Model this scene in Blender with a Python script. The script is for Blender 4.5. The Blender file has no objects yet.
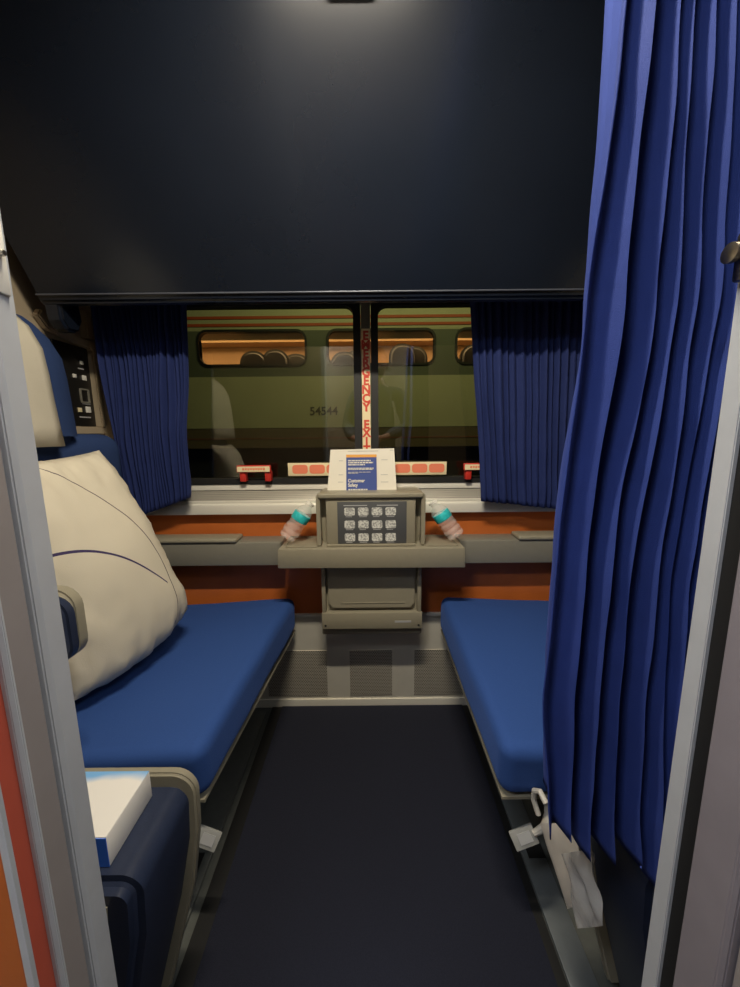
import bpy, bmesh, math, random
from mathutils import Vector, Matrix, noise
random.seed(7)
S = bpy.context.scene
COL = S.collection
# ------------------------------------------------------------------ camera
cam = bpy.data.objects.new('camera', bpy.data.cameras.new('camera')); COL.objects.link(cam)
cam.location = (0, 0, 1.1)
cam.rotation_euler = (Matrix.Rotation(math.radians(90 - 9.16), 3, 'X') @ Matrix.Rotation(math.radians(-0.55), 3, 'Z')).to_euler()
cam.data.sensor_fit = 'VERTICAL'; cam.data.sensor_height = 24; cam.data.lens = 24 * 372 / 987
cam.data.clip_start = 0.005; cam.data.clip_end = 100
S.camera = cam
# ------------------------------------------------------------------ world, view, lamps
w = bpy.data.worlds.new('night'); S.world = w; w.use_nodes = True
w.node_tree.nodes['Background'].inputs[0].default_value = (0.010, 0.012, 0.016, 1)
w.node_tree.nodes['Background'].inputs[1].default_value = 1.0
S.view_settings.view_transform = 'Standard'; S.view_settings.look = 'None'
S.view_settings.exposure = 0.0; S.view_settings.gamma = 1; S.view_settings.use_curve_mapping = False

def area(name, loc, rot, size, power, col, size_y=None, spread=180):
    l = bpy.data.lights.new(name, 'AREA'); l.energy = power; l.color = col; l.size = size
    if size_y: l.shape = 'RECTANGLE'; l.size_y = size_y
    l.spread = math.radians(spread)
    o = bpy.data.objects.new(name, l); COL.objects.link(o); o.location = loc
    o.rotation_euler = [math.radians(a) for a in rot]; return o
ROOM_P, CORR_P, OUT_P = 16.0, 13.0, 25.0
area('room_lamp', (-0.05, 0.372, 1.945), (30, 0, 0), 0.34, ROOM_P, (1.0, 0.89, 0.70), 0.05, 150)
area('corridor_lamp', (-0.55, -0.30, 2.03), (0, 0, 0), 0.5, CORR_P, (0.86, 0.92, 1.0), 0.16)
area('corridor_lamp', (0.75, -0.30, 2.03), (0, 0, 0), 0.5, CORR_P*.6, (0.86, 0.92, 1.0), 0.16)
area('platform_lamp', (0.3, 2.5, 3.3), (35, 0, 0), 3.0, OUT_P, (0.95, 0.92, 0.42), 0.3)
area('carriage_lamp', (0.0, 4.75, 2.38), (0, 0, 0), 7.0, 60, (1.0, 0.66, 0.36), 0.3)

# ------------------------------------------------------------------ materials
def mat(name, col, rough=0.5, metal=0.0, noise_s=0, noise_a=0.0, bump=0.0, bump_s=200, spec=0.5, emit=0, coat=0, sheen=0, stretch=None):
    m = bpy.data.materials.new(name); m.use_nodes = True; nt = m.node_tree; N = nt.nodes; L = nt.links
    b = N['Principled BSDF']; b.inputs['Base Color'].default_value = (*col, 1)
    b.inputs['Roughness'].default_value = rough; b.inputs['Metallic'].default_value = metal
    b.inputs['Specular IOR Level'].default_value = spec
    if coat: b.inputs['Coat Weight'].default_value = coat; b.inputs['Coat Roughness'].default_value = .12
    if sheen: b.inputs['Sheen Weight'].default_value = sheen; b.inputs['Sheen Roughness'].default_value = .4; b.inputs['Sheen Tint'].default_value = (*[min(1, c*3+.1) for c in col], 1)
    if emit: b.inputs['Emission Color'].default_value = (*col, 1); b.inputs['Emission Strength'].default_value = emit
    tc = N.new('ShaderNodeTexCoord'); src = tc.outputs['Object']
    if stretch:
        mp = N.new('ShaderNodeMapping'); mp.inputs['Scale'].default_value = stretch; L.new(src, mp.inputs[0]); src = mp.outputs[0]
    if noise_a:
        n = N.new('ShaderNodeTexNoise'); n.inputs['Scale'].default_value = noise_s; n.inputs['Detail'].default_value = 5; L.new(src, n.inputs['Vector'])
        r = N.new('ShaderNodeMapRange'); r.inputs['To Min'].default_value = 1-noise_a; r.inputs['To Max'].default_value = 1+noise_a; L.new(n.outputs['Fac'], r.inputs['Value'])
        mx = N.new('ShaderNodeVectorMath'); mx.operation = 'SCALE'; mx.inputs[0].default_value = col
        L.new(r.outputs[0], mx.inputs['Scale']); L.new(mx.outputs[0], b.inputs['Base Color'])
    if bump:
        n2 = N.new('ShaderNodeTexNoise'); n2.inputs['Scale'].default_value = bump_s; n2.inputs['Detail'].default_value = 3; L.new(src, n2.inputs['Vector'])
        bp = N.new('ShaderNodeBump'); bp.inputs['Strength'].default_value = bump; bp.inputs['Distance'].default_value = .002
        L.new(n2.outputs['Fac'], bp.inputs['Height']); L.new(bp.outputs[0], b.inputs['Normal'])
    return m
M = {}
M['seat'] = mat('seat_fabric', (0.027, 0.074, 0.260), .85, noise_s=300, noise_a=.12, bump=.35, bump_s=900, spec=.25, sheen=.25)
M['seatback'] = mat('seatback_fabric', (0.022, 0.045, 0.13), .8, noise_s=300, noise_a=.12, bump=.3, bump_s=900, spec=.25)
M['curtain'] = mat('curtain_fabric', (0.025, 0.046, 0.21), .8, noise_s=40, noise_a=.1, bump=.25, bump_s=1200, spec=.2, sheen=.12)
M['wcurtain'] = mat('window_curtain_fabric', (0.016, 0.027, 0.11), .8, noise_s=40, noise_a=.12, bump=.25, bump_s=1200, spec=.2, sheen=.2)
M['orange'] = mat('orange_laminate', (0.50, 0.128, 0.026), .38, noise_s=14, noise_a=.16, bump=.08, bump_s=120)
M['red'] = mat('red_plastic', (0.52, 0.03, 0.02), .4)
M['redstripe'] = mat('red_edge_trim', (0.50, 0.09, 0.05), .45, noise_s=20, noise_a=.1)
M['alu'] = mat('brushed_aluminium', (0.86, 0.83, 0.74), .33, .35, noise_s=30, noise_a=.08, stretch=(1, 30, 30))
M['steel'] = mat('kick_steel', (0.78, 0.75, 0.66), .30, .4, noise_s=12, noise_a=.12)
M['taupe'] = mat('taupe_plastic', (0.27, 0.245, 0.18), .42, noise_s=60, noise_a=.05, bump=.12, bump_s=500)
M['taupe2'] = mat('grey_taupe_plastic', (0.20, 0.19, 0.155), .42, noise_s=60, noise_a=.05, bump=.12, bump_s=500)
M['tan'] = mat('tan_wall_plastic', (0.42, 0.34, 0.235), .55, noise_s=30, noise_a=.06, bump=.1, bump_s=400)
M['berth'] = mat('dark_glossy_berth', (0.0072, 0.0105, 0.019), .24, noise_s=4, noise_a=.25, bump=.03, bump_s=8, spec=.42)
M['berthhighlight'] = mat('berth_edge_highlight', (0.10, 0.11, 0.14), .3, .3)
M['black'] = mat('black_rubber', (0.008, 0.008, 0.008), .6)
M['panelblack'] = mat('black_switch_plastic', (0.012, 0.011, 0.010), .4)
M['white'] = mat('white_plastic', (0.75, 0.73, 0.66), .5)
M['paper'] = mat('white_paper', (0.80, 0.76, 0.66), .8, noise_s=30, noise_a=.03)
M['jamb'] = mat('painted_metal_jamb', (0.52, 0.54, 0.57), .45, .15, noise_s=25, noise_a=.10, bump=.05, bump_s=60)
M['jambdark'] = mat('taupe_metal_jamb', (0.32, 0.285, 0.27), .5, .1, noise_s=25, noise_a=.1)
M['door'] = mat('lavender_grey_door', (0.26, 0.235, 0.26), .5, .1, noise_s=18, noise_a=.16, bump=.1, bump_s=50)
M['carpet'] = mat('dark_carpet', (0.020, 0.022, 0.036), .95, noise_s=350, noise_a=.35, bump=.8, bump_s=700, spec=.2)
M['floor'] = mat('grey_vinyl_floor', (0.095, 0.10, 0.090), .55, noise_s=60, noise_a=.2, bump=.1, bump_s=300)
M['track'] = mat('metal_floor_track', (0.20, 0.22, 0.23), .4, .5, noise_s=40, noise_a=.12)
M['orangebus'] = M['orange']
M['tissue_w'] = mat('tissue_card', (0.80, 0.77, 0.72), .55)
M['bag'] = mat('white_bag_paper', (0.62, 0.57, 0.50), .6, noise_s=20, noise_a=.08, bump=.3, bump_s=30)
M['strap'] = mat('white_strap', (0.55, 0.52, 0.46), .6)
M['darkgrey'] = mat('dark_grey_decal', (0.075, 0.078, 0.082), .5)
M['blueink'] = mat('blue_print', (0.05, 0.085, 0.30), .6)
M['orangeink'] = mat('orange_print', (0.80, 0.38, 0.08), .6)
M['redink'] = mat('red_print', (0.62, 0.06, 0.03), .6)
M['coral'] = mat('coral_print', (0.80, 0.22, 0.12), .6)
M['cream'] = mat('cream_sticker', (0.80, 0.68, 0.42), .6)
M['greyink'] = mat('grey_print', (0.40, 0.40, 0.40), .6)
M['nickel'] = mat('nickel_metal', (0.55, 0.50, 0.42), .28, 1.0)
M['navyvinyl'] = mat('navy_vinyl', (0.018, 0.026, 0.055), .38, noise_s=60, noise_a=.15, bump=.15, bump_s=400)
M['teal'] = mat('teal_label', (0.03, 0.48, 0.50), .4, noise_s=90, noise_a=.5)
M['lamp'] = mat('lamp_diffuser', (1.0, 0.85, 0.62), .5, emit=6)
M['lampc'] = mat('corridor_lamp_diffuser', (0.86, 0.92, 1.0), .5, emit=5)
M['ceil'] = mat('ceiling_paint', (0.40, 0.36, 0.28), .6, noise_s=20, noise_a=.04)

def fabric_cover():   # off-white headrest cloth
    return mat('headrest_cloth', (0.50, 0.46, 0.37), .85, noise_s=25, noise_a=.05, bump=.25, bump_s=500)
M['cover'] = fabric_cover()

def clear(name, tint, fac, rough=.05):
    m = bpy.data.materials.new(name); m.use_nodes = True; nt = m.node_tree; N = nt.nodes; L = nt.links
    N.remove(N['Principled BSDF']); t = N.new('ShaderNodeBsdfTransparent'); t.inputs[0].default_value = (*tint, 1)
    g = N.new('ShaderNodeBsdfGlossy'); g.inputs['Roughness'].default_value = rough
    f = N.new('ShaderNodeFresnel'); f.inputs['IOR'].default_value = 1.5
    mu = N.new('ShaderNodeMath'); mu.operation = 'MULTIPLY'; mu.use_clamp = True; mu.inputs[1].default_value = fac
    x = N.new('ShaderNodeMixShader'); L.new(f.outputs[0], mu.inputs[0]); L.new(mu.outputs[0], x.inputs[0])
    L.new(t.outputs[0], x.inputs[1]); L.new(g.outputs[0], x.inputs[2]); L.new(x.outputs[0], N['Material Output'].inputs[0]); return m
M['glass'] = clear('window_glass', (0.93, 0.92, 0.80), 2.3, 0.0)
def film(name, col, alpha, rough):
    m = bpy.data.materials.new(name); m.use_nodes = True; nt = m.node_tree; N = nt.nodes; L = nt.links
    b = N['Principled BSDF']; b.inputs['Base Color'].default_value = (*col, 1); b.inputs['Roughness'].default_value = rough
    b.inputs['Alpha'].default_value = alpha; b.inputs['Specular IOR Level'].default_value = .9
    n = N.new('ShaderNodeTexNoise'); n.inputs['Scale'].default_value = 60; bp = N.new('ShaderNodeBump'); bp.inputs['Strength'].default_value = .6; bp.inputs['Distance'].default_value = .004
    tc = N.new('ShaderNodeTexCoord'); L.new(tc.outputs['Object'], n.inputs['Vector']); L.new(n.outputs['Fac'], bp.inputs['Height']); L.new(bp.outputs[0], b.inputs['Normal']); return m
M['film'] = film('clear_plastic_film', (0.80, 0.78, 0.74), .55, .10)
M['bottle'] = film('clear_bottle_plastic', (0.95, 0.84, 0.79), .26, .05)
M['tagplastic'] = film('clear_tag_plastic', (0.55, 0.55, 0.52), .5, .25)

def perforated():
    m = mat('perforated_metal', (0.36, 0.34, 0.30), .38, .6); nt = m.node_tree; N = nt.nodes; L = nt.links; b = N['Principled BSDF']
    tc = [n for n in N if n.type == 'TEX_COORD'][0]
    sep = N.new('ShaderNodeSeparateXYZ'); L.new(tc.outputs['Object'], sep.inputs[0])
    def mth(op, a, bb=None):
        n = N.new('ShaderNodeMath'); n.operation = op
        for i, v in enumerate((a, bb)):
            if v is None: continue
            if isinstance(v, (int, float)): n.inputs[i].default_value = v
            else: L.new(v, n.inputs[i])
        return n.outputs[0]
    p = 0.0072
    u = mth('DIVIDE', sep.outputs['X'], p); v = mth('DIVIDE', sep.outputs['Z'], p*.87)
    row = mth('FLOOR', v); off = mth('MULTIPLY', mth('MODULO', row, 2.0), .5)
    fu = mth('SUBTRACT', mth('FRACT', mth('ADD', mth('ADD', u, off), 1000)), .5); fv = mth('SUBTRACT', mth('FRACT', v), .5)
    d = mth('SQRT', mth('ADD', mth('MULTIPLY', fu, fu), mth('MULTIPLY', fv, fv)))
    hole = mth('LESS_THAN', d, .33)
    mx = N.new('ShaderNodeMix'); mx.data_type = 'RGBA'; mx.inputs[6].default_value = (.60, .56, .48, 1); mx.inputs[7].default_value = (.012, .012, .012, 1)
    L.new(hole, mx.inputs[0]); L.new(mx.outputs[2], b.inputs['Base Color'])
    L.new(mth('SUBTRACT', .35, mth('MULTIPLY', hole, .35)), b.inputs['Metallic']); return m
M['perf'] = perforated()
def pillow_mat():
    m = mat('pillow_cotton', (0.62, 0.56, 0.44), .85, noise_s=8, noise_a=.03, bump=.3, bump_s=500); nt = m.node_tree; N = nt.nodes; L = nt.links; b = N['Principled BSDF']
    uv = N.new('ShaderNodeUVMap'); uv.uv_map = 'UVMap'; sep = N.new('ShaderNodeSeparateXYZ'); L.new(uv.outputs[0], sep.inputs[0])
    def mth(op, a, bb=None):
        n = N.new('ShaderNodeMath'); n.operation = op
        for i, v in enumerate((a, bb)):
            if v is None: continue
            if isinstance(v, (int, float)): n.inputs[i].default_value = v
            else: L.new(v, n.inputs[i])
        return n.outputs[0]
    U_, V_ = sep.outputs['X'], sep.outputs['Y']
    def line(a_, b_, c0, c1, c2, wd):   # b = c0 + c1*a + c2*a^2
        f = mth('ADD', mth('ADD', mth('MULTIPLY', mth('MULTIPLY', a_, a_), c2), mth('MULTIPLY', a_, c1)), c0)
        return mth('LESS_THAN', mth('ABSOLUTE', mth('SUBTRACT', b_, f)), wd)
    for (a_, b_, c0, c1, c2, wd, col) in ((V_, U_, 0.675, 0.712, -1.056, .0045, (.10, .075, .09, 1)), (U_, V_, .605, .120, -.790, .0065, (.045, .03, .10, 1))):
        mx = N.new('ShaderNodeMix'); mx.data_type = 'RGBA'; mx.inputs[7].default_value = col
        src = b.inputs['Base Color'].links[0].from_socket; L.new(src, mx.inputs[6]); L.new(mth('MULTIPLY', line(a_, b_, c0, c1, c2, wd), mth('LESS_THAN', U_, .815 if a_ is V_ else .74)), mx.inputs[0]); L.new(mx.outputs[2], b.inputs['Base Color'])
    return m
M['pillow'] = pillow_mat()
def tissue_top():
    m = mat('tissue_print', (0.80, 0.78, 0.74), .5); nt = m.node_tree; N = nt.nodes; L = nt.links; b = N['Principled BSDF']
    tc = [n for n in N if n.type == 'TEX_COORD'][0]; sep = N.new('ShaderNodeSeparateXYZ'); L.new(tc.outputs['Object'], sep.inputs[0])
    n = N.new('ShaderNodeTexNoise'); n.inputs['Scale'].default_value = 14; L.new(tc.outputs['Object'], n.inputs['Vector'])
    a = N.new('ShaderNodeMath'); a.operation = 'MULTIPLY_ADD'; a.inputs[1].default_value = .03; L.new(n.outputs['Fac'], a.inputs[0]); L.new(sep.outputs['Y'], a.inputs[2])
    r = N.new('ShaderNodeValToRGB'); r.color_ramp.elements[0].position = .035+.5; r.color_ramp.elements[0].color = (.80, .77, .72, 1)
    r.color_ramp.elements[1].position = .05+.5; r.color_ramp.elements[1].color = (.18, .42, .75, 1)
    a2 = N.new('ShaderNodeMath'); a2.operation = 'MULTIPLY_ADD'; a2.inputs[1].default_value = 1; a2.inputs[2].default_value = .5 - 0.012
    L.new(a.outputs[0], a2.inputs[0]); L.new(a2.outputs[0], r.inputs[0]); L.new(r.outputs[0], b.inputs['Base Color']); return m
M['tissue_top'] = tissue_top()
def picto():
    m = mat('pictogram_print', (0.62, 0.62, 0.58), .55); nt = m.node_tree; N = nt.nodes; L = nt.links; b = N['Principled BSDF']
    tc = [n for n in N if n.type == 'TEX_COORD'][0]; n = N.new('ShaderNodeTexNoise'); n.inputs['Scale'].default_value = 170; n.inputs['Detail'].default_value = 1
    L.new(tc.outputs['Object'], n.inputs['Vector']); r = N.new('ShaderNodeValToRGB')
    r.color_ramp.elements[0].position = .42; r.color_ramp.elements[0].color = (.33, .33, .32, 1); r.color_ramp.elements[1].position = .56; r.color_ramp.elements[1].color = (.66, .66, .62, 1)
    L.new(n.outputs['Fac'], r.inputs[0]); L.new(r.outputs[0], b.inputs['Base Color']); return m
M['picto'] = picto()

# ------------------------------------------------------------------ mesh helpers
def empty(name, loc, label=None, cat=None, group=None, kind=None):
    o = bpy.data.objects.new(name, None); COL.objects.link(o); o.location = loc; o.empty_display_size = .05
    return tag(o, label, cat, group, kind)
def tag(o, label=None, cat=None, group=None, kind=None):
    for k, v in (('label', label), ('category', cat), ('group', group), ('kind', kind)):
        if v: o[k] = v
    return o
def wloc(p):
    v = Vector((0, 0, 0))
    while p is not None: v += p.location; p = p.parent
    return v
def obj(name, bm, m, parent=None, smooth=30, origin=None):
    """link bm (built in world coordinates) as one mesh, origin at its parent's or at its own base"""
    me = bpy.data.meshes.new(name)
    bmesh.ops.recalc_face_normals(bm, faces=bm.faces[:])
    base = wloc(parent)
    if parent is None and origin is None:
        xs = [v.co for v in bm.verts]
        origin = Vector((sum(c.x for c in xs)/len(xs), sum(c.y for c in xs)/len(xs), min(c.z for c in xs)))
    if origin is None: origin = base
    origin = Vector(origin)
    bmesh.ops.translate(bm, verts=bm.verts[:], vec=-origin)
    bm.to_mesh(me); bm.free(); me.materials.append(m)
    o = bpy.data.objects.new(name, me); COL.objects.link(o); o.location = origin - base
    if parent: o.parent = parent
    if smooth:
        me.shade_smooth(); me.set_sharp_from_angle(angle=math.radians(smooth))
    return o
def B(): return bmesh.new()
def hexa(bm, P, bev=0, seg=2):
    """P: 4 bottom then 4 top points, same winding"""
    vs = [bm.verts.new(p) for p in P]
    fs = [bm.faces.new([vs[i] for i in q]) for q in ((3,2,1,0),(4,5,6,7),(0,1,5,4),(1,2,6,5),(2,3,7,6),(3,0,4,7))]
    if bev:
        es = list({e for f in fs for e in f.edges})
        bmesh.ops.bevel(bm, geom=es, offset=bev, segments=seg, affect='EDGES', profile=.5)
    return bm
def box(bm, x0, x1, y0, y1, z0, z1, bev=0, seg=2):
    return hexa(bm, [(x0,y0,z0),(x1,y0,z0),(x1,y1,z0),(x0,y1,z0),(x0,y0,z1),(x1,y0,z1),(x1,y1,z1),(x0,y1,z1)], bev, seg)
def bx(*a, **k): return box(B(), *a, **k)
def prof(bm, pts, a0, a1, axis='x', bev=0, seg=2):
    """extrude a closed profile along an axis; pts are (y,z) for x, (x,z) for y, (x,y) for z"""
    def P(t, a): return {'x': (a, t[0], t[1]), 'y': (t[0], a, t[1]), 'z': (t[0], t[1], a)}[axis]
    A = [bm.verts.new(P(t, a0)) for t in pts]; C = [bm.verts.new(P(t, a1)) for t in pts]; n = len(pts)
    fs = [bm.faces.new(A), bm.faces.new(C[::-1])] + [bm.faces.new([A[i], A[(i+1) % n], C[(i+1) % n], C[i]]) for i in range(n)]
    if bev:
        bmesh.ops.recalc_face_normals(bm, faces=fs); es = [e for e in {e for f in fs for e in f.edges} if e.calc_face_angle(0) > .62]; bmesh.ops.bevel(bm, geom=es, offset=bev, segments=seg, affect='EDGES')
    return bm
def rr(cx, cz, w, h, r, n=6):
    out = []
    for (sx, sz, a0) in ((1,1,0),(-1,1,90),(-1,-1,180),(1,-1,270)):
        for k in range(n+1):
            a = math.radians(a0 + 90*k/n); out.append((cx + sx*(w/2-r) + r*math.cos(a), cz + sz*(h/2-r) + r*math.sin(a)))
    return out
def ring(bm, outer, inner, a0, a1, axis='y'):
    def P(t, a): return {'x': (a, t[0], t[1]), 'y': (t[0], a, t[1]), 'z': (t[0], t[1], a)}[axis]
    L = [[bm.verts.new(P(t, a)) for t in lp] for lp, a in ((outer, a0), (inner, a0), (inner, a1), (outer, a1))]
    n = len(outer)
    for k in range(4):
        A, C = L[k], L[(k+1) % 4]
        for i in range(n): bm.faces.new([A[i], A[(i+1) % n], C[(i+1) % n], C[i]])
    return bm
def tube(bm, pts, r, n=8):
    pts = [Vector(p) for p in pts]; rings = []
    rs = r if isinstance(r, (list, tuple)) else [r]*len(pts)
    for i, p in enumerate(pts):
        d = (pts[min(i+1, len(pts)-1)] - pts[max(i-1, 0)]).normalized()
        u = d.orthogonal().normalized() if i == 0 else (u - d*u.dot(d)).normalized(); v = d.cross(u)
        rings.append([bm.verts.new(p + (u*math.cos(2*math.pi*k/n) + v*math.sin(2*math.pi*k/n))*rs[i]) for k in range(n)])
    for a, b in zip(rings, rings[1:]):
        for k in range(n): bm.faces.new([a[k], a[(k+1) % n], b[(k+1) % n], b[k]])
    bm.faces.new(rings[0][::-1]); bm.faces.new(rings[-1]); return bm
def text(name, s, size, loc, m, parent=None, rot=(90, 0, 0), ext=.0003, bold=0.0, align='CENTER', sx=1.0):
    c = bpy.data.curves.new(name, 'FONT'); c.body = s; c.size = size; c.extrude = ext; c.offset = bold; c.align_x = align; c.align_y = 'CENTER'; c.resolution_u = 3
    t = bpy.data.objects.new(name, c); COL.objects.link(t)
    dg = bpy.context.evaluated_depsgraph_get(); me = bpy.data.meshes.new_from_object(t.evaluated_get(dg)); bpy.data.objects.remove(t)
    for v in me.vertices: v.co.x *= sx
    me.materials.clear(); me.materials.append(m)
    o = bpy.data.objects.new(name, me); COL.objects.link(o); o.rotation_euler = [math.radians(a) for a in rot]
    if parent: o.parent = parent
    o.location = Vector(loc) - wloc(parent); return o
def struct(name, bm, m, parent=None, smooth=30):
    o = obj(name, bm, m, parent, smooth)
    if parent is None: o['kind'] = 'structure'
    return o

# ------------------------------------------------------------------ room shell
YW = 1.37
struct('floor', bx(-1.75, 1.75, -.68, 1.40, -.05, 0), M['floor'])
struct('ceiling', bx(-1.0, 1.0, .24, 1.42, 2.02, 2.08), M['ceil'])
struct('ceiling', bx(-1.75, 1.75, -.70, .24, 2.06, 2.12), M['ceil'])
struct('wall_left', bx(-1.03, -.98, .32, 1.42, 0, 2.02), M['tan'])
struct('wall_right', bx(.98, 1.03, .32, 1.42, 0, 2.02), M['tan'])
struct('wall_corridor', bx(-1.75, 1.75, -.73, -.68, 0, 2.06), M['tan'])
struct('wall_corridor_end', bx(-1.80, -1.75, -.73, .24, 0, 2.06), M['tan'])
struct('wall_corridor_end', bx(1.75, 1.80, -.73, .24, 0, 2.06), M['tan'])
for sx, x0, x1 in ((-1, -1.75, -.302), (1, .36, 1.75)):
    struct('wall_door_side', bx(x0, x1, .243, .32, 0, 2.06), M['tan'])
struct('wall_corridor_side', bx(-1.75, -.284, .2385, .2428, 0, 2.05), M['orange'])
# laminate and metal of the window wall
b = B(); box(b, -.98, .98, YW, YW+.03, .405, .82); struct('wall_window', b, M['orange'])
b = B(); box(b, -.98, -.79, YW, YW+.03, .82, 2.02); box(b, .79, .98, YW, YW+.03, .82, 2.02); box(b, -.79, .79, YW, YW+.03, 1.545, 2.02); struct('wall_window_upper', b, M['tan'])
struct('trim_1', bx(-.98, .98, YW-.012, YW+.03, .392, .405, bev=.002), M['white'])
struct('wall_kick', bx(-.98, .98, YW, YW+.03, .0, .392), M['steel'])
b = B()
for x0, x1 in ((-.42, -.18), (-.088, .082), (.172, .42)): box(b, x0, x1, YW-.003, YW, .045, .245)
struct('baseboard_grille', b, M['perf'])
struct('baseboard_window', prof(B(), [(YW-.010, 0), (YW-.010, .010), (YW-.005, .030), (YW, .030), (YW, 0)], -.98, .98), M['alu'])
# window sill: stepped aluminium ledge
struct('trim_2', prof(B(), [(1.335, .811), (1.335, .840), (1.338, .847), (1.345, .850), (1.345, .857), (1.350, .861), (YW, .861), (YW, .811)], -.97, .97, bev=.0012), M['alu'])
struct('trim_3', prof(B(), [(1.350, .861), (1.352, .864), (1.360, .898), (YW, .898), (YW, .861)], -.97, .97), M['perf'])
struct('trim_4', prof(B(), [(1.356, .898), (1.356, .903), (1.361, .922), (YW+.02, .925), (YW+.02, .898)], -.97, .97, bev=.001), M['alu'])
# window
win = empty('window_1', (0, YW, .93), kind='structure')
b = ring(B(), rr(-.4205, 1.237, .785, .635, .02), rr(-.4205, 1.237, .735, .593, .03), YW-.014, YW+.025)
obj('window_gasket', b, M['black'], win)
b = ring(B(), rr(.4005, 1.237, .785, .635, .02), rr(.4005, 1.237, .735, .593, .03), YW-.014, YW+.025)
obj('window_gasket', b, M['black'], win)
obj('window_pane', bx(-.80, -.04, YW+.010, YW+.016, .935, 1.54), M['glass'], win)
obj('window_pane', bx(.02, .78, YW+.010, YW+.016, .935, 1.54), M['glass'], win)
obj('mullion', bx(-.0265, .0065, YW-.020, YW+.03, .926, 1.56, bev=.003), M['taupe2'], win)

# emergency stickers on the window
st = empty('emergency_exit_sticker', (-.010, YW-.0205, .96), 'cream vertical sticker reading EMERGENCY EXIT in red on the window mullion', 'sticker')
obj('sticker_sheet', bx(-.0245, .0045, YW-.0212, YW-.0202, .96, 1.455), M['cream'], st)
k = 0
for i, ch in enumerate('EMERGENCY EXIT'):
    if ch != ' ': text('letter', ch, .041, (-.010, YW-.0216, 1.431 - i*.0300), M['redink'], st, bold=.0017, sx=.96)
st = empty('window_emergency_label', (-.008, YW-.02, .952), 'long cream label with red rounded boxes across the bottom of the window', 'sticker')
obj('label_strip', bx(-.297, .279, YW-.0225, YW-.0205, .950, .997, bev=.0006), M['cream'], st)
for i in range(9):
    x = -.284 + i*.0620
    b = prof(B(), rr(x+.031, .974, .056, .032, .010, 3), YW-.0232, YW-.0224, 'y'); obj('red_box', b, M['coral'], st)
for x0, lab in ((-.476, 'red emergency pull handle with pale label near the left window curtain'), (.336, 'red emergency pull handle half covered by the right window curtain')):
    h = empty('window_release_pull', (x0+.06, YW-.02, .935), lab, 'pull handle', 'red window release pulls')
    for dx in (.008, .098):
        b = bx(x0+dx, x0+dx+.022, YW-.040, YW-.012, .933, .972, bev=.003); obj('handle_post', b, M['red'], h)
    b = bx(x0, x0+.122, YW-.046, YW-.032, .966, .992, bev=.003); obj('handle_bar', b, M['red'], h)
    obj('handle_label', bx(x0+.003, x0+.119, YW-.0472, YW-.0461, .969, .988), M['cream'], h)
    for q in range(9):
        xx = x0+.022+q*.0092; obj('print_mark', bx(xx, xx+.0066, YW-.0477, YW-.0472, .9745+.001*(q%2), .9825), M['coral'], h)

# door frame: the sides of the doorway
d = empty('door_1', (0, .28, 0), kind='structure')
H_ = 2.05
obj('left_jamb', prof(B(), [(-.2810,.3170),(-.2790,.294),(-.2735,.2915),(-.2765,.2865),(-.2900,.284),(-.302,.284),(-.302,.3170)], 0, H_, 'z', bev=.001), M['jamb'], d)
obj('left_jamb_channel', prof(B(), [(-.2795,.2840),(-.2795,.2625),(-.2740,.2600),(-.302,.2600),(-.302,.2840)][:1] + [(-.2795,.2605),(-.302,.2605),(-.302,.2840)], 0, H_, 'z'), M['jambdark'], d)
obj('left_jamb_bead', prof(B(), [(-.2745,.2605),(-.2735,.2575),(-.2765,.2545),(-.302,.2545),(-.302,.2605)], 0, H_, 'z', bev=.0006), M['jamb'], d)
obj('red_edge_strip', prof(B(), [(-.2800,.2545),(-.2800,.2400),(-.302,.2400),(-.302,.2545)], 0, H_, 'z'), M['redstripe'], d)
obj('left_casing_bead', prof(B(), [(-.278,.2400),(-.278,.2365),(-.284,.2365),(-.284,.2400)], 0, H_, 'z'), M['jamb'], d)
obj('right_jamb', prof(B(), [(.2955,.3205),(.296,.3035),(.315,.3035),(.36,.3205)], 0, H_, 'z', bev=.0008), M['jamb'], d)
obj('right_seal', prof(B(), [(.3000,.3035),(.3000,.286),(.36,.286),(.36,.3035)], 0, H_, 'z'), M['black'], d)
obj('door_leaf', prof(B(), [(.2955,.286),(.293,.283),(.293,.249),(.2965,.245),(.40,.245),(.40,.286)], 0, H_, 'z', bev=.001), M['door'], d)
obj('right_casing', prof(B(), [(.302,.2435),(.302,.215),(.36,.215),(.36,.2435)], 0, H_, 'z'), M['jambdark'], d)
obj('door_header', bx(-.30, .36, .24, .32, 1.98, 2.06), M['jamb'], d)
# strike plate and latch knob
sp = empty('strike_plate', (-.278, .31, 1.2), 'pale metal strike plate with a small knob high on the left door jamb', 'plate')
obj('plate', bx(-.281, -.2780, .300, .312, 1.208, 1.262, bev=.001), M['white'], sp)
obj('knob', tube(B(), [(-.2785, .306, 1.237), (-.276, .306, 1.237), (-.2735, .306, 1.237)], [.0018, .0026, .002], 10), M['nickel'], sp)
lk = empty('door_latch', (.292, .315, 1.22), 'brass coloured latch knob high on the right door jamb by the curtain', 'latch')
obj('rose', bx(.289, .2955, .306, .320, 1.215, 1.252, bev=.003), M['nickel'], lk)
obj('knob', tube(B(), [(.2935, .315, 1.236), (.289, .315, 1.236), (.285, .315, 1.236), (.281, .315, 1.236), (.280, .315, 1.236)], [.003, .005, .0075, .0075, .004], 14), M['nickel'], lk)

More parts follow.
